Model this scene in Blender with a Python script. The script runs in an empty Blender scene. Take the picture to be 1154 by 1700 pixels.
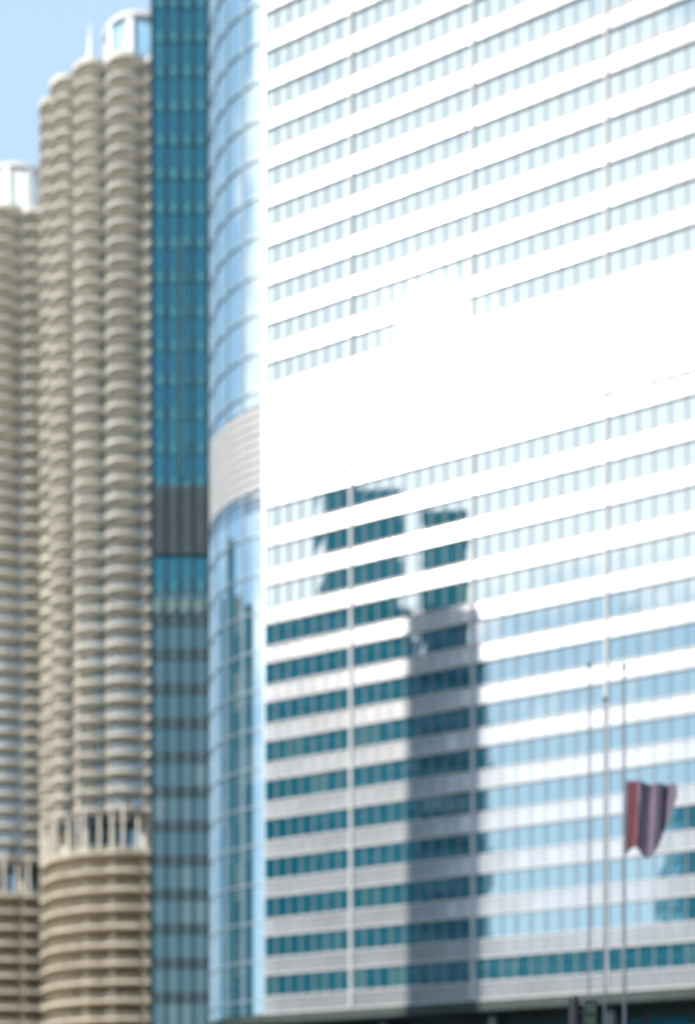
import bpy, math, random
from mathutils import Vector, Matrix
random.seed(7)
S = bpy.context.scene
COL = S.collection
R = math.radians

# ------------------------------------------------------------------ camera
EYE = 1.7
F = 2380.0            # focal length in photograph pixels (1154 wide)
cam = bpy.data.cameras.new('camera')
cam.sensor_fit = 'HORIZONTAL'
cam.sensor_width = 36.0
cam.lens = 36.0 * F / 1154
cam.shift_y = (1950 - 850) / 1154
cam.clip_end = 6000
cam.dof.use_dof = True
cam.dof.focus_distance = 18.0
cam.dof.aperture_fstop = 0.62
cam.dof.aperture_ratio = 1.0
cam_o = bpy.data.objects.new('camera', cam)
cam_o.location = (0, 0, EYE)
cam_o.rotation_euler = (R(90), 0, 0)
COL.objects.link(cam_o)
S.camera = cam_o

# ------------------------------------------------------------------ light
SUN_EL = 30.0
SUN_H = Vector((-0.812, -0.584, 0)).normalized()       # towards the sun, on the ground
SUN_D = (SUN_H * math.cos(R(SUN_EL)) + Vector((0, 0, math.sin(R(SUN_EL))))).normalized()
sun = bpy.data.lights.new('sun', 'SUN')
sun.energy = 3.4
sun.angle = R(0.5)
sun.color = (1.0, 0.92, 0.81)
sun_o = bpy.data.objects.new('sun', sun)
sun_o.rotation_euler = (-SUN_D).to_track_quat('-Z', 'Y').to_euler()
COL.objects.link(sun_o)

W = bpy.data.worlds.new('World')
S.world = W
W.use_nodes = True
nt = W.node_tree
nt.nodes.clear()
def wn(t, **k):
    n = nt.nodes.new(t)
    for a, b in k.items():
        setattr(n, a, b)
    return n
sky = wn('ShaderNodeTexSky', sky_type='NISHITA', sun_disc=False, sun_elevation=R(SUN_EL),
         sun_rotation=math.atan2(SUN_H.x, SUN_H.y), air_density=1.3, dust_density=0.3, ozone_density=1.2)
bg = wn('ShaderNodeBackground'); bg.inputs[1].default_value = 0.07
thin = wn('ShaderNodeBackground'); thin.inputs[0].default_value = (0.48, 0.66, 0.84, 1)   # thin high haze
mixh = wn('ShaderNodeMixShader'); mixh.inputs[0].default_value = 0.6
cl = wn('ShaderNodeBackground'); cl.inputs[0].default_value = (0.98, 0.99, 1.0, 1)
tc = wn('ShaderNodeTexCoord')
mp = wn('ShaderNodeMapping'); mp.inputs['Scale'].default_value = (1.0, 1.0, 2.2)
nz = wn('ShaderNodeTexNoise'); nz.inputs['Scale'].default_value = 6.0; nz.inputs['Detail'].default_value = 7; nz.inputs['Roughness'].default_value = 0.55
# clouds are banked thickest around the sun
dot = wn('ShaderNodeVectorMath', operation='DOT_PRODUCT'); dot.inputs[1].default_value = (SUN_D.x, SUN_D.y, SUN_D.z)
near = wn('ShaderNodeMapRange'); near.inputs[1].default_value = 0.80; near.inputs[2].default_value = 0.995
near.inputs[3].default_value = 0.0; near.inputs[4].default_value = 0.37
glow = wn('ShaderNodeMapRange'); glow.inputs[1].default_value = 0.86; glow.inputs[2].default_value = 0.99
glow.inputs[3].default_value = 0.88; glow.inputs[4].default_value = 1.08
# ... and thin out towards the skyline
sep = wn('ShaderNodeSeparateXYZ')
low = wn('ShaderNodeMapRange', interpolation_type='SMOOTHSTEP'); low.inputs[1].default_value = 0.27; low.inputs[2].default_value = 0.44
low.inputs[3].default_value = -0.27; low.inputs[4].default_value = 0.0
add2 = wn('ShaderNodeMath', operation='ADD')
add = wn('ShaderNodeMath', operation='ADD')
ramp = wn('ShaderNodeMapRange', interpolation_type='SMOOTHSTEP'); ramp.inputs[1].default_value = 0.60; ramp.inputs[2].default_value = 0.80
mix = wn('ShaderNodeMixShader')
out = wn('ShaderNodeOutputWorld')
L = nt.links.new
L(tc.outputs['Generated'], mp.inputs[0]); L(mp.outputs[0], nz.inputs['Vector'])
L(tc.outputs['Generated'], dot.inputs[0]); L(dot.outputs['Value'], near.inputs[0])
L(dot.outputs['Value'], glow.inputs[0]); L(glow.outputs[0], cl.inputs[1])
L(nz.outputs[0], add.inputs[0]); L(near.outputs[0], add.inputs[1]); L(tc.outputs['Generated'], sep.inputs[0]); L(sep.outputs['Z'], low.inputs[0]); L(add.outputs[0], add2.inputs[0]); L(low.outputs[0], add2.inputs[1]); L(add2.outputs[0], ramp.inputs[0])
L(sky.outputs[0], bg.inputs[0]); L(bg.outputs[0], mixh.inputs[1]); L(thin.outputs[0], mixh.inputs[2]); L(mixh.outputs[0], mix.inputs[1]); L(cl.outputs[0], mix.inputs[2])
veil = wn('ShaderNodeMapRange'); veil.inputs[3].default_value = 0.0; veil.inputs[4].default_value = 1.0
L(ramp.outputs[0], veil.inputs[0]); L(veil.outputs[0], mix.inputs[0]); L(mix.outputs[0], out.inputs[0])

S.view_settings.view_transform = 'Standard'
S.view_settings.look = 'None'
S.view_settings.exposure = 0.8
S.view_settings.gamma = 1.0
S.view_settings.use_curve_mapping = False

# ------------------------------------------------------------------ materials
def new_mat(name):
    m = bpy.data.materials.new(name)
    m.use_nodes = True
    t = m.node_tree
    t.nodes.clear()
    o = t.nodes.new('ShaderNodeOutputMaterial')
    return m, t, o

def solid(name, col, rough=0.7, metal=0.0, var=0.25, scale=0.6, spec=0.4, streak=False):
    """principled surface with soft weathering; streak = stretched downwards"""
    m, t, o = new_mat(name)
    p = t.nodes.new('ShaderNodeBsdfPrincipled')
    p.inputs['Roughness'].default_value = rough
    p.inputs['Metallic'].default_value = metal
    p.inputs['Specular IOR Level'].default_value = spec
    g = t.nodes.new('ShaderNodeNewGeometry')
    mpn = t.nodes.new('ShaderNodeMapping')
    mpn.inputs['Scale'].default_value = (1, 1, 0.12) if streak else (1, 1, 1)
    n = t.nodes.new('ShaderNodeTexNoise'); n.inputs['Scale'].default_value = scale; n.inputs['Detail'].default_value = 6
    mr = t.nodes.new('ShaderNodeMapRange'); mr.inputs[1].default_value = 0.3; mr.inputs[2].default_value = 0.7
    mr.inputs[3].default_value = 1 - var; mr.inputs[4].default_value = 1 + var * 0.5
    vm = t.nodes.new('ShaderNodeVectorMath'); vm.operation = 'SCALE'; vm.inputs[0].default_value = col
    l = t.links.new
    l(g.outputs['Position'], mpn.inputs[0]); l(mpn.outputs[0], n.inputs['Vector']); l(n.outputs[0], mr.inputs[0])
    l(mr.outputs[0], vm.inputs['Scale']); l(vm.outputs[0], p.inputs['Base Color']); l(p.outputs[0], o.inputs[0])
    return m

def glass(name, dark, blind, tint, fac=0.55, rough=0.03, thr=0.6):
    """facade glass: what shows of the rooms behind each pane (attribute pane) under a mirror coat"""
    m, t, o = new_mat(name)
    l = t.links.new
    a = t.nodes.new('ShaderNodeAttribute'); a.attribute_name = 'pane'
    cr = t.nodes.new('ShaderNodeValToRGB')
    e = cr.color_ramp.elements
    e[0].position = 0.0; e[0].color = (*dark, 1)
    e[1].position = 1.0; e[1].color = (*blind, 1)
    k = cr.color_ramp.elements.new(thr); k.color = tuple(dark[i] * 0.75 + blind[i] * 0.25 for i in range(3)) + (1,)
    d = t.nodes.new('ShaderNodeBsdfDiffuse')
    gl = t.nodes.new('ShaderNodeBsdfGlossy'); gl.inputs[0].default_value = (*tint, 1); gl.inputs['Roughness'].default_value = rough
    lw = t.nodes.new('ShaderNodeFresnel'); lw.inputs[0].default_value = 1.5
    mr = t.nodes.new('ShaderNodeMapRange'); mr.inputs[1].default_value = 0.04; mr.inputs[2].default_value = 1
    mr.inputs[3].default_value = fac; mr.inputs[4].default_value = 1.0
    mx = t.nodes.new('ShaderNodeMixShader')
    l(a.outputs['Fac'], cr.inputs[0]); l(cr.outputs[0], d.inputs[0])
    l(lw.outputs[0], mr.inputs[0]); l(mr.outputs[0], mx.inputs[0])
    l(d.outputs[0], mx.inputs[1]); l(gl.outputs[0], mx.inputs[2]); l(mx.outputs[0], o.inputs[0])
    return m

M = {}
M['concrete'] = solid('warm_concrete', (0.74, 0.70, 0.63), 0.85, var=0.3, scale=0.5, streak=True)
M['soffit'] = solid('deck_concrete', (0.58, 0.52, 0.43), 0.9, var=0.3, scale=0.4)
M['rail'] = solid('painted_railing', (0.55, 0.50, 0.42), 0.5, var=0.1)
M['white'] = solid('white_paint', (0.80, 0.80, 0.80), 0.6, var=0.08)
M['paleblue'] = solid('pale_blue_panel', (0.30, 0.52, 0.72), 0.5, var=0.08)
M['spandrel'] = solid('pale_metal_panel', (0.62, 0.63, 0.66), 0.16, metal=0.72, var=0.12, scale=0.35, spec=0.5)
M['steel'] = solid('bright_steel_fin', (0.55, 0.55, 0.56), 0.5, metal=0.0, var=0.08)
M['mullion_w'] = solid('pale_mullion', (0.50, 0.52, 0.54), 0.5, metal=0.0, var=0.08)
M['mullion_d'] = solid('blue_grey_mullion', (0.16, 0.23, 0.27), 0.6, metal=0.0, var=0.1)
M['corner_louvre'] = solid('grey_beige_louvre', (0.38, 0.385, 0.39), 0.5, var=0.08)
M['fin_blue'] = solid('blue_grey_fin', (0.40, 0.50, 0.57), 0.35, metal=0.4, var=0.1)
M['louvre'] = solid('white_louvre_metal', (0.82, 0.81, 0.80), 0.45, metal=0.1, var=0.06)
M['darkmetal'] = solid('dark_bronze_metal', (0.035, 0.055, 0.07), 0.4, metal=0.3, var=0.2)
M['greylouvre'] = solid('grey_louvre_metal', (0.085, 0.115, 0.14), 0.55, var=0.2)
M['palestrip'] = solid('pale_strip', (0.13, 0.22, 0.23), 0.6, var=0.15)
M['trim'] = solid('blue_grey_panel', (0.03, 0.17, 0.24), 0.4, var=0.2)
M['trim_low'] = solid('slate_panel', (0.05, 0.095, 0.115), 0.45, var=0.2)
M['base'] = solid('dark_base_panel', (0.025, 0.045, 0.045), 0.6, var=0.4)
M['asphalt'] = solid('asphalt', (0.05, 0.05, 0.052), 0.9, var=0.3, scale=0.3)
M['paving'] = solid('granite_paving', (0.26, 0.25, 0.24), 0.8, var=0.2, scale=0.4)
M['g_tower'] = glass('mirror_glass', (0.0, 0.11, 0.165), (0.08, 0.20, 0.21), (0.93, 0.97, 1.0), 0.50, 0.02, 0.75)
M['g_corner'] = glass('corner_mirror_glass', (0.01, 0.10, 0.14), (0.16, 0.24, 0.25), (0.80, 0.91, 1.0), 0.62, 0.03)
M['g_office'] = glass('teal_office_glass', (0.008, 0.075, 0.12), (0.03, 0.13, 0.17), (0.12, 0.33, 0.40), 0.50, 0.04)
M['g_office_low'] = glass('blinded_office_glass', (0.05, 0.11, 0.13), (0.20, 0.25, 0.24), (0.23, 0.36, 0.39), 0.42, 0.05)
M['g_flat'] = glass('apartment_glass', (0.012, 0.05, 0.08), (0.22, 0.22, 0.20), (0.55, 0.74, 0.86), 0.36, 0.04)
M['g_far'] = glass('dark_office_glass', (0.002, 0.07, 0.105), (0.01, 0.11, 0.15), (0.5, 0.7, 0.8), 0.20, 0.08)
M['far_frame'] = solid('dark_office_frame', (0.012, 0.075, 0.105), 0.6, var=0.15)
M['pale_frame'] = solid('grey_green_frame', (0.20, 0.26, 0.25), 0.6, var=0.15)
M['flag_red'] = solid('red_flag_cloth', (0.13, 0.045, 0.06), 0.8, var=0.2)
M['flag_plum'] = solid('plum_flag_cloth', (0.13, 0.105, 0.155), 0.8, var=0.3)
M['pole'] = solid('dark_pole_metal', (0.10, 0.125, 0.16), 0.4, metal=0.4, var=0.1)
M['black'] = solid('black_paint', (0.012, 0.016, 0.022), 0.35, var=0.2)
M['lens'] = solid('dark_lens', (0.02, 0.05, 0.03), 0.15, var=0.1)

# ------------------------------------------------------------------ mesh helpers
class MB:
    def __init__(s):
        s.v = []; s.f = []; s.a = []
    def quad(s, a, b, c, d, pane=0.0):
        i = len(s.v); s.v += [tuple(a), tuple(b), tuple(c), tuple(d)]
        s.f.append((i, i + 1, i + 2, i + 3)); s.a.append(pane)
    def hexa(s, p, pane=0.0):
        """p: bottom four then top four corners, counter-clockwise"""
        i = len(s.v); s.v += [tuple(q) for q in p]
        for f in ((3, 2, 1, 0), (4, 5, 6, 7), (0, 1, 5, 4), (1, 2, 6, 5), (2, 3, 7, 6), (3, 0, 4, 7)):
            s.f.append(tuple(i + k for k in f)); s.a.append(pane)
    def box(s, x0, x1, y0, y1, z0, z1):
        s.hexa([(x0, y0, z0), (x1, y0, z0), (x1, y1, z0), (x0, y1, z0), (x0, y0, z1), (x1, y0, z1), (x1, y1, z1), (x0, y1, z1)])
    def prism(s, poly, z0, z1):
        n = len(poly); i = len(s.v)
        s.v += [(x, y, z0) for x, y in poly] + [(x, y, z1) for x, y in poly]
        s.f.append(tuple(range(i + n - 1, i - 1, -1))); s.f.append(tuple(range(i + n, i + 2 * n))); s.a += [0, 0]
        for k in range(n):
            s.f.append((i + k, i + (k + 1) % n, i + n + (k + 1) % n, i + n + k)); s.a.append(0)
    def strip(s, inner, outer, z0, z1, close=False):
        """solid band between two plan polylines"""
        n = len(inner)
        for k in range(n if close else n - 1):
            a, b = inner[k], inner[(k + 1) % n]; c, d = outer[(k + 1) % n], outer[k]
            s.quad((*d, z0), (*c, z0), (*c, z1), (*d, z1))
            s.quad((*b, z0), (*a, z0), (*a, z1), (*b, z1))
            s.quad((*a, z1), (*d, z1), (*c, z1), (*b, z1))
            s.quad((*a, z0), (*b, z0), (*c, z0), (*d, z0))
        if not close:
            s.quad((*inner[0], z0), (*outer[0], z0), (*outer[0], z1), (*inner[0], z1))
            s.quad((*outer[-1], z0), (*inner[-1], z0), (*inner[-1], z1), (*outer[-1], z1))
    def tube(s, prof, cx=0, cy=0, n=16):
        """lathe: prof = [(r, z), ...]"""
        i = len(s.v)
        for r, z in prof:
            for k in range(n):
                a = 2 * math.pi * k / n
                s.v.append((cx + r * math.cos(a), cy + r * math.sin(a), z))
        for j in range(len(prof) - 1):
            for k in range(n):
                k2 = (k + 1) % n
                s.f.append((i + j * n + k, i + j * n + k2, i + (j + 1) * n + k2, i + (j + 1) * n + k)); s.a.append(0)
        s.f.append(tuple(i + k for k in range(n - 1, -1, -1))); s.a.append(0)
        s.f.append(tuple(i + (len(prof) - 1) * n + k for k in range(n))); s.a.append(0)
    def mesh(s, name, mat):
        me = bpy.data.meshes.new(name)
        me.from_pydata(s.v, [], s.f)
        at = me.attributes.new('pane', 'FLOAT', 'FACE')
        at.data.foreach_set('value', [float(x) for x in s.a])
        me.materials.append(mat)
        me.update()
        return me
    def build(s, name, mat, parent=None, smooth=False):
        o = link(name, s.mesh(name, mat), parent)
        if smooth:
            for p in o.data.polygons: p.use_smooth = True
        return o

def link(name, data, parent=None, loc=None):
    o = bpy.data.objects.new(name, data)
    COL.objects.link(o)
    if parent: o.parent = parent
    if loc: o.location = loc
    return o

def thing(name, label, cat, loc=(0, 0, 0), group=None, rz=0.0):
    o = link(name, None, None, loc)
    o.rotation_euler = (0, 0, rz)
    o.empty_display_size = 2
    tag(o, label, cat, group)
    return o
def tag(o, label, cat, group=None):
    o['label'] = label; o['category'] = cat
    if group: o['group'] = group
def struct(name, mb, mat):
    o = mb.build(name, mat); o['kind'] = 'structure'; return o

# ------------------------------------------------------------------ ground
g = MB(); g.quad((-3000, -3000, 0), (3000, -3000, 0), (3000, 3000, 0), (-3000, 3000, 0))
struct('ground', g, M['asphalt'])
g = MB(); g.box(-90, 110, 95, 270, -0.3, 0.14)
struct('pavement', g, M['paving'])

# ------------------------------------------------------------------ round apartment towers
NP = 16
STEP = 2 * math.pi / NP
R_CUSP, R_TIP, R_GLASS, R_IN = 13.75, 15.9, 13.25, 13.0
FL = 2.61
def petal_pts(n=14, grow=0.0):
    """outline of one petal, centred on +X"""
    pts = []
    for i in range(n + 1):
        t = -1 + 2 * i / n
        a = t * STEP / 2
        r = R_CUSP + (R_TIP - R_CUSP) * math.sqrt(max(0, 1 - t * t)) ** 0.9 + grow
        pts.append((r * math.cos(a), r * math.sin(a)))
    return pts
def pol(r, a): return (r * math.cos(a), r * math.sin(a))
def ring(r, n): return [pol(r, 2 * math.pi * k / n) for k in range(n)]

def petal_slab():
    b = MB()
    o = petal_pts()
    inn = [pol(R_IN, -STEP / 2 + STEP * i / 14) for i in range(15)]
    n = len(o)
    b.strip(inn, o, 0.0, 0.20)
    # upturned rounded kerb along the edge
    k_in = petal_pts(grow=-0.16); k_out = petal_pts(grow=0.03)
    b.strip(k_in, k_out, 0.202, 0.30)
    return b
def petal_rail():
    b = MB()
    a = petal_pts(grow=-0.10); c = petal_pts(grow=-0.02)
    b.strip(a, c, 1.08, 1.16)
    b.strip(a, c, 0.66, 0.70)
    for i in range(0, 14):
        for q in (0.0, 0.5):
            x = a[i][0] * (1 - q) + a[i + 1][0] * q; y = a[i][1] * (1 - q) + a[i + 1][1] * q
            b.box(x - 0.012, x + 0.012, y - 0.012, y + 0.012, 0.301, 1.079)
    return b
SLAB_ME = petal_slab().mesh('balcony', M['concrete'])
RAIL_ME = petal_rail().mesh('railing', M['rail'])

def apartment_tower(x, y, label, core_mat, facing, mast):
    """facing: the petals that look at the photographer, largest first"""
    t = thing('apartment_tower', label, 'tower', (x, y, 0), 'round scalloped apartment towers', rz=0)
    z0 = 54.0; nf = 41
    base_a = math.atan2(-y, -x) + STEP / 2     # a cusp faces the photographer
    # storeys of glass behind the balconies
    gm = MB()
    n = NP * 6
    random.seed(int(x * 10) + 5)
    for k in range(n):
        a0 = 2 * math.pi * k / n; a1 = 2 * math.pi * (k + 1) / n
        p, q = pol(R_GLASS, a0 + 0.004), pol(R_GLASS, a1 - 0.004)
        gm.quad((*p, 0.26), (*q, 0.26), (*q, FL), (*p, FL), random.random() ** 3)
    gme = gm.mesh('glazed_wall', M['g_flat'])
    for k in range(nf):
        w = link('glazed_wall', gme, t, (0, 0, z0 + k * FL)); w.rotation_euler = (0, 0, STEP * 3 * (k % 5))
    # balconies: the hundred that show largest are parts, the others one part
    cells = []
    for rank, pidx in enumerate(facing):
        for k in range(nf): cells.append((rank, k, pidx))
    chosen = set((k, p) for r, k, p in cells[:100])
    rest = MB(); restr = MB()
    sv = [tuple(v.co) for v in SLAB_ME.vertices]; sf = [tuple(p.vertices) for p in SLAB_ME.polygons]
    rv = [tuple(v.co) for v in RAIL_ME.vertices]; rf = [tuple(p.vertices) for p in RAIL_ME.polygons]
    for k in range(nf):
        for p in range(NP):
            a = base_a + p * STEP
            if (k, p) in chosen:
                b = link('balcony', SLAB_ME, t, (0, 0, z0 + k * FL)); b.rotation_euler = (0, 0, a)
                link('railing', RAIL_ME, b)
            else:
                c, s_ = math.cos(a), math.sin(a); zz = z0 + k * FL
                for mbx, vv, ff in ((rest, sv, sf), (restr, rv, rf)):
                    i = len(mbx.v)
                    mbx.v += [(q[0] * c - q[1] * s_, q[0] * s_ + q[1] * c, q[2] + zz) for q in vv]
                    mbx.f += [tuple(i + j for j in f) for f in ff]; mbx.a += [0] * len(ff)
    o = rest.build('balconies', M['concrete'], t); o['kind'] = 'stuff'
    o = restr.build('balcony_railings', M['rail'], o); o['kind'] = 'stuff'
    # columns at the cusps, from the street to the roof
    cm = MB(); cm.tube([(0.42, 0.14), (0.42, 53.98)], cx=12.0, n=10); cm.tube([(0.30, 53.9), (0.30, 54 + nf * FL)], cx=R_CUSP - 0.2, n=10)
    cme = cm.mesh('column', M['concrete'])
    for p in range(NP):
        a = base_a + (p - 0.5) * STEP
        c = link('column', cme, t); c.rotation_euler = (0, 0, a)
    # roof
    zt = z0 + nf * FL
    b = MB()
    outl = []
    for p in range(NP):
        for q in petal_pts()[:-1]:
            a = base_a + p * STEP
            outl.append((q[0] * math.cos(a) - q[1] * math.sin(a), q[0] * math.sin(a) + q[1] * math.cos(a)))
    b.prism(outl, zt, zt + 0.35)
    b.strip([(px * .985, py * .985) for px, py in outl], [(px * 1.0015, py * 1.0015) for px, py in outl], zt + 0.352, zt + 0.75, True)
    roof = b.build('roof', M['concrete'], t)
    # inner core
    b = MB(); b.tube([(5.4, 0), (5.4, zt - 0.01)], n=32); b.build('core', M['concrete'], t)
    # penthouse drum with pilasters
    b = MB(); b.tube([(5.6, zt + 0.36), (5.6, zt + 13.2), (5.3, zt + 13.7)], n=48); ph = b.build('penthouse', core_mat, t, True)
    pm = MB()
    pm.hexa([(5.55, -.55, 0), (6.15, -.55, 0), (6.15, .55, 0), (5.55, .55, 0), (5.55, -.55, 13), (6.15, -.55, 13), (6.15, .55, 13), (5.55, .55, 13)])
    pme = pm.mesh('pilaster', M['white'])
    for k in range(10):
        q = link('pilaster', pme, ph, (0, 0, zt + 0.36)); q.rotation_euler = (0, 0, 2 * math.pi * k / 10 + R(5))
    b = MB(); b.tube([(6.3, zt + 13.71), (6.3, zt + 14.2)], n=40); b.build('penthouse_cap', M['white'], ph)
    if mast:
        b = MB(); b.tube([(0.30, zt + 0.36), (0.55, zt + 4), (0.62, zt + 7), (0.40, zt + 10), (0.06, zt + 13.5)], cx=-7.4, cy=-5, n=12)
        b.build('mast', M['white'], t)
    # open storey between the flats and the parking decks
    b = MB(); b.tube([(8.8, 48.3), (8.8, 53.9)], n=48); b.build('service_storey', M['g_flat'], t)
    pm = MB(); pm.box(-.16, .16, -.16, .16, 48.02, 53.98)
    pme = pm.mesh('service_post', M['concrete'])
    for k in range(48):
        r_ = 14.6 if k % 3 else 15.6
        q = link('service_post', pme, t, (*pol(r_, base_a + (k / 3.0) * STEP), 0))
    # parking decks
    dk = MB()
    d_out = [pol(15.75 - .16 * (R_TIP - math.hypot(px, py)), math.atan2(py, px)) for px, py in outl]
    d_in = [pol(6.0, math.atan2(py, px)) for px, py in outl]
    dk.strip(d_in, d_out, 0, 0.24, True)
    dk.strip([(px * .985, py * .985) for px, py in d_out], [(px * 1.0016, py * 1.0016) for px, py in d_out], 0.242, 0.42, True)
    dme = dk.mesh('parking_deck', M['soffit'])
    rl = MB()
    rl.strip([(px * .987, py * .987) for px, py in d_out], [(px * .991, py * .991) for px, py in d_out], 0.98, 1.07, True)
    rl.strip([(px * .987, py * .987) for px, py in d_out], [(px * .991, py * .991) for px, py in d_out], 0.72, 0.77, True)
    rme = rl.mesh('deck_railing', M['rail'])
    for k in range(19):
        d = link('parking_deck', dme, t, (0, 0, 47.7 - k * 2.65))
        link('deck_railing', rme, d)
    return t

apartment_tower(-31.15, 220, 'nearer round concrete tower with scalloped balconies, pale blue roof drum and white mast',
                M['paleblue'], [15, 14, 13, 0], True)
apartment_tower(-57.1, 252, 'farther round concrete tower with scalloped balconies and white roof drum, at the left edge',
                M['white'], [15, 0, 14, 1], False)

# ------------------------------------------------------------------ dark office slab behind
def office_block():
    X0, X1, Y0, Y1 = -22.3, 16.0, 163.0, 193.0
    t = thing('office_block', 'dark teal glass office slab with thin mullions, between the round towers and the mirrored tower', 'building', ((X0 + X1) / 2, (Y0 + Y1) / 2, 0))
    ox, oy = (X0 + X1) / 2, (Y0 + Y1) / 2
    x0, x1, y0, y1 = X0 - ox, X1 - ox, Y0 - oy, Y1 - oy
    H = 205
    FH = 3.9
    b = MB(); b.box(x0 + .5, x1 - .5, y0 + .5, y1 - .5, 0, H - 1); b.build('body', M['darkmetal'], t)
    MW = 1.52
    nx = int((x1 - x0) / MW); ny = int((y1 - y0) / MW)
    k = 0
    z = 6.0
    random.seed(3)
    while z + FH < H - 3:
        low = z < 66
        mechan = 71.0 < z + FH / 2 < 81.5
        if mechan:
            b = MB(); b.box(x0 + .1, x1 - .1, y0 + .1, y1 - .1, z, z + FH - .05)
            for q in range(13):
                zz = z + q * FH / 13
                b.box(x0, x1, y0, y0 + .09, zz, zz + .16)
            b.build('louvre_band', M['greylouvre'], t)
        else:
            b = MB()
            tone = random.random() * .4
            for i in range(nx):
                xa = x0 + (x1 - x0) * i / nx; xb = x0 + (x1 - x0) * (i + 1) / nx
                d1, d2 = random.uniform(-.012, .012), random.uniform(-.012, .012)
                b.quad((xa, y0 + .2 + d1, z + .95), (xb, y0 + .2 + d2, z + .95), (xb, y0 + .2 + d2, z + FH - .35), (xa, y0 + .2 + d1, z + FH - .35), min(1, tone + .6 * random.random()))
            for i in range(ny):
                ya = y0 + (y1 - y0) * i / ny; yb = y0 + (y1 - y0) * (i + 1) / ny
                b.quad((x0 + .2, yb, z + .95), (x0 + .2, ya, z + .95), (x0 + .2, ya, z + FH - .35), (x0 + .2, yb, z + FH - .35), random.random())
                b.quad((x1 - .2, ya, z + .95), (x1 - .2, yb, z + .95), (x1 - .2, yb, z + FH - .35), (x1 - .2, ya, z + FH - .35), random.random())
            b.build('ribbon_window', M['g_office_low'] if low else M['g_office'], t)
            b = MB(); b.box(x0 + .1, x1 - .1, y0 + .1, y1 - .1, z - .35, z + .95); b.build('spandrel', M['trim_low'] if low else M['trim'], t)
        z += FH
    mm = MB(); mm.box(-.07, .07, -.22, .18, 5, H - 2)
    me = mm.mesh('mullion', M['darkmetal'])
    for i in range(nx + 1):
        link('mullion', me, t, (x0 + (x1 - x0) * i / nx, y0, 0))
    b = MB(); b.box(x0 - .02, x1 + .02, y0 - .03, y0 + .09, 65.9, 66.9)
    for i in range(nx):
        xa = x0 + (x1 - x0) * (i + .25) / nx
        b.box(xa, xa + .7, y0 - .10, y0 - .031, 65.5, 67.1)
    b.build('light_shelf', M['palestrip'], t)
    xr = (302 - 577) / F * 163 - ox
    b = MB(); b.box(xr - .06, xr + .06, y0 - .42, y0 - .23, 81, 108); b.build('cleaning_rail', M['palestrip'], t)
    b = MB(); b.box(x0 - .1, x1 + .1, y0 - .1, y1 + .1, H - 2, H); b.build('roof', M['darkmetal'], t)
    b = MB(); b.box(x0 + 1.5, x1 - 1.5, y0 + 1.5, y1 - 1.5, 0.14, 6); b.build('lobby', M['g_far'], t)
office_block()

# ------------------------------------------------------------------ mirrored tower
P0 = Vector((1.24, 128.0))
U = Vector((0.8738, -0.4863))          # along the facade, towards the right
N = Vector((-0.4863, -0.8738))         # out of the facade
S_L, S_R, RC = -10.2, 62.0, 11.5
C0 = P0 + U * S_L - N * RC
ANG0 = math.atan2(N.y, N.x)
BAY = 1.32
def on_face(s, d=0.0):
    p = P0 + U * s + N * d; return (p.x, p.y)
def on_arc(q, d=0.0):
    """q 0..1 from the facade round to the side"""
    a = ANG0 - q * math.pi / 2
    return (C0.x + (RC + d) * math.cos(a), C0.y + (RC + d) * math.sin(a))
NB = int((S_R - S_L) / BAY)
NA = 14
SIDE = Vector((math.cos(ANG0 - math.pi / 2), math.sin(ANG0 - math.pi / 2)))
def loc2(p, o): return (p[0] - o[0], p[1] - o[1])

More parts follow.
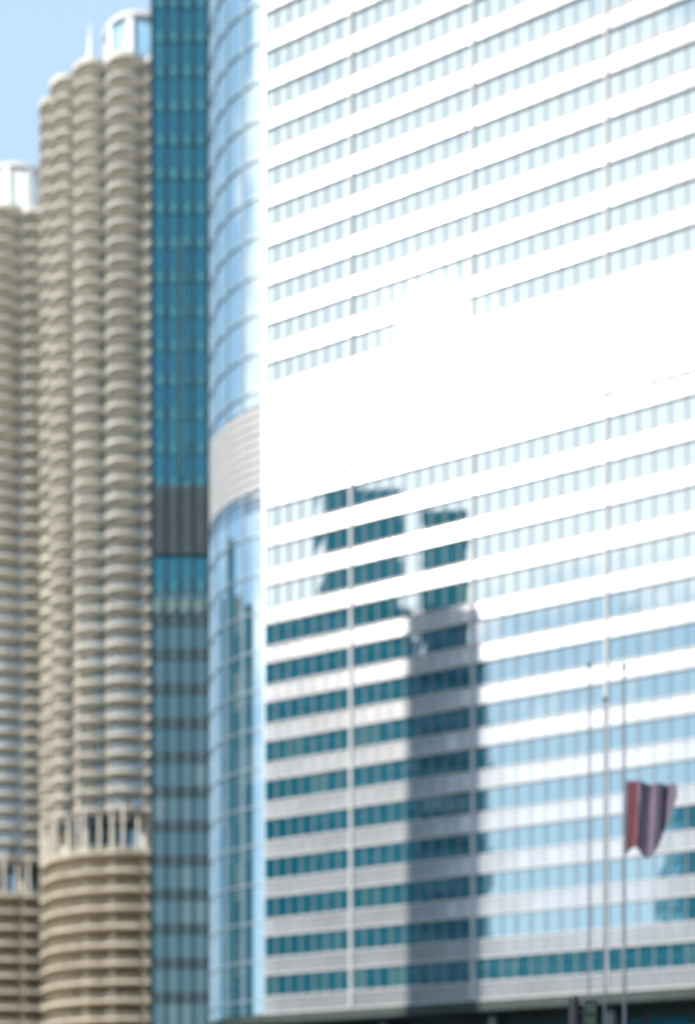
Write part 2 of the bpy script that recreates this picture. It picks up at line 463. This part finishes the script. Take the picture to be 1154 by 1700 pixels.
def mirrored_tower():
    org = (P0 + U * 25 - N * 10)
    t = thing('glass_tower', 'huge mirrored glass tower with pale floor bands, a white louvred belt and a rounded corner', 'building', (org.x, org.y, 0))
    o = (org.x, org.y)
    Z0, H = 16.6, 150.0
    FH = 3.6
    depth = 21.0
    # structure inside
    def outline(d):
        p = [on_face(S_R, d)] + [on_face(S_L, d)] + [on_arc(k / 12, d) for k in range(1, 13)]
        e = Vector(on_arc(1, d)) - N * (depth - RC)
        p.append((e.x, e.y))
        e = Vector(on_face(S_R, d)) - N * (depth)
        p.append((e.x, e.y))
        return [loc2(q, o) for q in p][::-1]
    b = MB(); b.prism(outline(-0.6), Z0, H); b.build('body', M['trim'], t)
    # panes of one storey, each hung very slightly off true
    random.seed(11)
    def storey(z0, z1, k):
        b = MB()
        base = random.random() * .25
        for i in range(NB):
            s0 = S_L + i * BAY; s1 = s0 + BAY
            w = [random.uniform(-.002, .002) for _ in range(4)]
            pane = base + .75 * random.random() ** 2
            p = [loc2(on_face(s0, w[0]), o), loc2(on_face(s1, w[1]), o), loc2(on_face(s1, w[2]), o), loc2(on_face(s0, w[3]), o)]
            b.quad((*p[0], z0), (*p[1], z0), (*p[2], z1), (*p[3], z1), pane)
        b.build('ribbon_window', M['g_tower'], t)
    def corner(z0, z1):
        b = MB()
        for i in range(NA):
            p, q = loc2(on_arc(i / NA), o), loc2(on_arc((i + 1) / NA), o)
            b.quad((*q, z0), (*p, z0), (*p, z1), (*q, z1), random.random() ** 2)
        e = Vector(on_arc(1)); 
        for i in range(4):
            p = e - N * (i * 2.3); q = e - N * ((i + 1) * 2.3)
            p, q = loc2(p, o), loc2(q, o)
            b.quad((*q, z0), (*p, z0), (*p, z1), (*q, z1), random.random() ** 2)
        b.build('corner_window', M['g_corner'], t)
    arc = lambda d: [loc2(on_face(S_L, d), o)] + [loc2(on_arc(k / 24, d), o) for k in range(1, 25)] + [loc2(Vector(on_arc(1, d)) - N * (depth - RC), o)]
    def spandrel(z0, z1):
        b = MB()
        for i in range(NB):          # separate panels with open joints
            s0 = S_L + i * BAY + .02; s1 = s0 + BAY - .04
            a = [loc2(on_face(s0, -.3), o), loc2(on_face(s1, -.3), o)]
            c = [loc2(on_face(s0, .10 + random.uniform(-.006, .006)), o), loc2(on_face(s1, .10 + random.uniform(-.006, .006)), o)]
            b.strip(a, c, z0, z1)
        b.build('spandrel', M['spandrel'], t)
        f = MB()
        for zz, dd in ((z0 - .12, .24), (z1 + .01, .20)):
            f.strip([loc2(on_face(S_L, -.2), o), loc2(on_face(S_R, -.2), o)], [loc2(on_face(S_L, dd), o), loc2(on_face(S_R, dd), o)], zz, zz + .11)
        f.build('fin', M['steel'], t)
        f = MB(); f.strip(arc(-.1), arc(.16), z1 - .2, z1 - .1); f.build('corner_fin', M['fin_blue'], t)
    zb0, zb1 = 65.3, 73.2
    z = Z0
    spans = []
    while z < H - FH:
        if z < zb0 - 1 or z >= zb1 - .01:
            spans.append(z)
            z += FH
            if zb0 - 1.3 <= z < zb1: z = zb1
        else:
            z = zb1
    for i, z in enumerate(spans):
        # pale band low in the storey, glass above it
        top = zb0 if (z < zb0 and z + FH > zb0 - 2) else z + FH
        spandrel(z + .12, z + 1.50)
        storey(z + 1.62, top, i)
        corner(z, top)
    # white louvred belt
    b = MB()
    for i in range(NB // 2):
        s0 = S_L + i * BAY * 2 + .03; s1 = s0 + BAY * 2 - .06
        a = [loc2(on_face(s0, -.3), o), loc2(on_face(s1, -.3), o)]
        c = [loc2(on_face(s0, .12), o), loc2(on_face(s1, .12), o)]
        b.strip(a, c, zb0 + .02, zb1 - .02)
    for q in range(26):
        zz = zb0 + .15 + q * .29
        b.strip([loc2(on_face(S_L, .121), o), loc2(on_face(S_R, .121), o)], [loc2(on_face(S_L, .2), o), loc2(on_face(S_R, .2), o)], zz, zz + .12)
    b.build('louvre_belt', M['louvre'], t)
    f = MB()
    for q in range(9): f.strip(arc(-.1), arc(.14), zb0 + .05 + q * .86, zb0 + .75 + q * .86)
    f.build('corner_louvre', M['corner_louvre'], t)
    # mullions, full height
    for i in range(NB + 1):
        s = S_L + i * BAY
        wide = .10 if i % 9 == 7 else .05
        b = MB()
        a = [loc2(on_face(s - wide, -.05), o), loc2(on_face(s + wide, -.05), o)]
        c = [loc2(on_face(s - wide, .125 if wide < .06 else .36), o), loc2(on_face(s + wide, .125 if wide < .06 else .36), o)]
        b.strip(a, c, Z0, H - .5)
        b.build('mullion', M['mullion_w'] if wide > .06 else M['mullion_d'], t)
    for i in range(0, NA + 1, 2):
        b = MB()
        qa, qb = i / NA - .004, i / NA + .004
        b.strip([loc2(on_arc(qa, -.05), o), loc2(on_arc(qb, -.05), o)], [loc2(on_arc(qa, .15), o), loc2(on_arc(qb, .15), o)], Z0, H - .5)
        b.build('corner_mullion', M['fin_blue'], t)
    b = MB(); b.prism(outline(.25), H, H + 1.2); b.build('roof', M['steel'], t)
    # dark base storey set back under a soffit
    b = MB(); b.prism(outline(.32), Z0 - .9, Z0 - .02); b.build('canopy', M['base'], t)
    b = MB(); b.prism(outline(-2.6), 0.14, Z0 - .92); b.build('base_wall', M['base'], t)
    b = MB()
    for i in range(0, NB, 3):
        s0 = S_L + i * BAY; s1 = s0 + BAY * 3 - .4
        p, q = loc2(on_face(s0, -2.55), o), loc2(on_face(s1, -2.55), o)
        b.quad((*p, 1), (*q, 1), (*q, Z0 - 2), (*p, Z0 - 2), random.random() * .8)
    b.build('lobby_window', M['g_far'], t)
    for i in range(1, NB, 8):
        b = MB(); s = S_L + i * BAY
        p = loc2(on_face(s, -1.2), o)
        b.tube([(.55, .14), (.55, Z0 - .91)], cx=p[0], cy=p[1], n=20); b.build('base_column', M['darkmetal'], t, False)
mirrored_tower()

# ------------------------------------------------------------------ buildings seen only in the mirrored facade
def mirror(p):
    d = (Vector(p) - P0).dot(N)
    return Vector(p) - N * (2 * d)
def plain_tower(label, c, wx, wy, h, rz, fh=3.8, bay=1.6, mats=('far_frame', 'g_far')):
    t = thing('office_tower', label, 'building', (c[0], c[1], 0), rz=rz)
    b = MB(); b.box(-wx / 2 + .3, wx / 2 - .3, -wy / 2 + .3, wy / 2 - .3, 0, h - .5); b.build('body', M[mats[0]], t)
    z = 5.0
    random.seed(int(h))
    while z + fh < h - 2:
        b = MB()
        for ax, (w, d) in enumerate(((wx, wy), (wy, wx))):
            n = max(2, int(w / bay))
            for sgn in (-1, 1):
                for i in range(n):
                    a0 = -w / 2 + w * i / n + .12; a1 = -w / 2 + w * (i + 1) / n - .12
                    dd = sgn * (d / 2 - .2)
                    q = [(a0, dd), (a1, dd)] if ax == 0 else [(dd, a0), (dd, a1)]
                    b.quad((*q[0], z + 1.1), (*q[1], z + 1.1), (*q[1], z + fh - .3), (*q[0], z + fh - .3), random.random())
        b.build('ribbon_window', M[mats[1]], t)
        b = MB(); b.box(-wx / 2, wx / 2, -wy / 2, wy / 2, z - .3, z + 1.05); b.build('spandrel', M[mats[0]], t)
        z += fh
    b = MB(); b.box(-wx / 2 - .05, wx / 2 + .05, -wy / 2 - .05, wy / 2 + .05, h - 1.5, h); b.build('roof', M[mats[0]], t)
    return t
def virtual(xa, xb, ytop, Z):
    """centre, width and height of a building whose mirror image spans these photo columns at depth Z"""
    a = Vector(((xa - 577) / F * Z, Z)); b = Vector(((xb - 577) / F * Z, Z))
    ma, mb_ = mirror(a), mirror(b)
    return ma, mb_, EYE + (1950 - ytop) / F * Z
def back_building(label, xa, xb, ytop, Z, depth=30):
    a, b, h = virtual(xa, xb, ytop, Z)
    d = (b - a); w = d.length; d.normalize()
    back = Vector((-d.y, d.x))
    m = (a + b) / 2
    if back.dot(P0 - m) > 0: back = -back
    c = m + back * depth / 2
    return plain_tower(label, (c.x, c.y), w, depth, h, math.atan2(d.y, d.x))
back_building('broad dark teal office building mirrored low in the glass facade', 415, 690, 1010, 420)
back_building('lower dark office building mirrored at the foot of the glass facade', 760, 1300, 1560, 430)
back_building('tall dark office tower mirrored above the broad one in the glass facade', 530, 668, 812, 640)
back_building('dark office building with a flat roof mirrored behind the slender tower', 686, 812, 1088, 460)
back_building('dark office building mirrored at the right end of the glass facade', 1128, 1420, 1310, 470)
plain_tower('long grey green office building mirrored in the rounded glass corner', (-350, 100), 80, 150, 176, R(-3), mats=('pale_frame', 'g_office_low'))
plain_tower('stepped back grey green office building mirrored at the edge of the rounded glass corner', (-345, 272), 80, 180, 196, R(6), mats=('pale_frame', 'g_office_low'))
# slender dark tower that shades one column of the facade
fp = Vector(on_face((740 - 600) / 17.0 * 0 + 8.2))
ctr = fp + Vector((SUN_H.x, SUN_H.y)) * 80
plain_tower('slender dark tower mirrored as the deep teal column in the glass facade', (ctr.x, ctr.y), 14, 6.4, 93, math.atan2(SUN_H.y, SUN_H.x))

# ------------------------------------------------------------------ flagpoles in front of the tower
def at(px, py, Z):
    return Vector(((px - 577) / F * Z, Z, EYE + (1950 - py) / F * Z))
def flagpole(px, ytop, Z, label, r=.04):
    p = at(px, ytop, Z)
    t = thing('flagpole', label, 'flagpole', (p.x, p.y, 0), 'thin dark poles before the mirrored tower')
    b = MB(); b.tube([(r * 1.9, 0), (r * 1.7, .4), (r * 1.3, .45), (r * .8, p.z)], n=10); b.build('shaft', M['pole'], t)
    b = MB(); b.tube([(.02, p.z + .001), (.09, p.z + .06), (.1, p.z + .12), (.05, p.z + .2)], n=10); b.build('finial', M['pole'], t)
    return p
flagpole(978, 1107, 62, 'thin dark pole left of the two others, bare and tall')
flagpole(1004, 1165, 60, 'thin dark pole in the middle, shorter and bare')
pf = flagpole(1037, 1110, 58, 'thin dark pole carrying the dark red flag', .05)
def flag():
    Z = 58
    top, bot = at(1037, 1296, Z).z, at(1037, 1424, Z).z
    w = (1122 - 1040) / F * Z
    nx, nz_ = 26, 18
    b = MB(); v = {}
    root = link('flag', None, None, (pf.x + .08, Z, top))
    def P(i, j):
        u = i / nx; q = j / nz_
        x = u * w
        drop = (1 - math.sin(u * 1.5)) * .0
        low = -(top - bot) * (.93 + .07 * math.cos((u - .42) * 12) if u < .45 else 1 - .78 * ((u - .45) / .55) ** 1.5)
        hi = -.18 * u + .12 * math.sin(u * 9) * .3
        z = hi * (1 - q) + low * q
        y = .16 * math.sin(u * 17 + q * 1.3) * (.3 + u) + .05 * math.sin(u * 40 + q * 3)
        return (x, y, z)
    split = 6
    parts = {'hoist_stripe': (0, split, M['flag_red']), 'fly_panel': (split, nx, M['flag_plum'])}
    for nm, (a, c, m) in parts.items():
        b = MB()
        for i in range(a, c):
            for j in range(nz_):
                b.quad(P(i, j), P(i + 1, j), P(i + 1, j + 1), P(i, j + 1))
        o = b.build(nm, m, root)
        md = o.modifiers.new('weld', 'WELD'); md.merge_threshold = .0005
        md = o.modifiers.new('thick', 'SOLIDIFY'); md.thickness = .012
    tag(root, 'dark red and plum flag hanging in folds from a thin pole', 'flag')
flag()

# ------------------------------------------------------------------ traffic signal at the foot of the picture
def signal():
    Z = 34
    p = at(953, 1652, Z)
    t = thing('traffic_signal', 'black traffic signal post with a signal head, before the dark base of the mirrored tower', 'traffic signal', (p.x, p.y, 0))
    b = MB(); b.tube([(.22, 0), (.22, .5), (.13, .6), (.13, p.z - .1), (.09, p.z)], n=14); b.build('post', M['black'], t)
    h = MB(); zc = at(980, 1678, Z).z; xo = (980 - 953) / F * Z
    h.box(xo - .14, xo + .14, -.12, .10, zc - .45, zc + .25); h.box(.1, xo - .13, -.04, .04, zc - .06, zc + .02); h.box(.1, xo - .13, -.04, .04, zc - .36, zc - .28)
    head = h.build('signal_head', M['black'], t)
    for k in range(2):
        b = MB(); zz = zc + .06 - k * .32
        b.hexa([(xo - .11, -.13, zz - .11), (xo + .11, -.13, zz - .11), (xo + .11, -.121, zz - .11), (xo - .11, -.121, zz - .11), (xo - .11, -.13, zz + .11), (xo + .11, -.13, zz + .11), (xo + .11, -.121, zz + .11), (xo - .11, -.121, zz + .11)])
        b.build('lens', M['lens'], head)
signal()
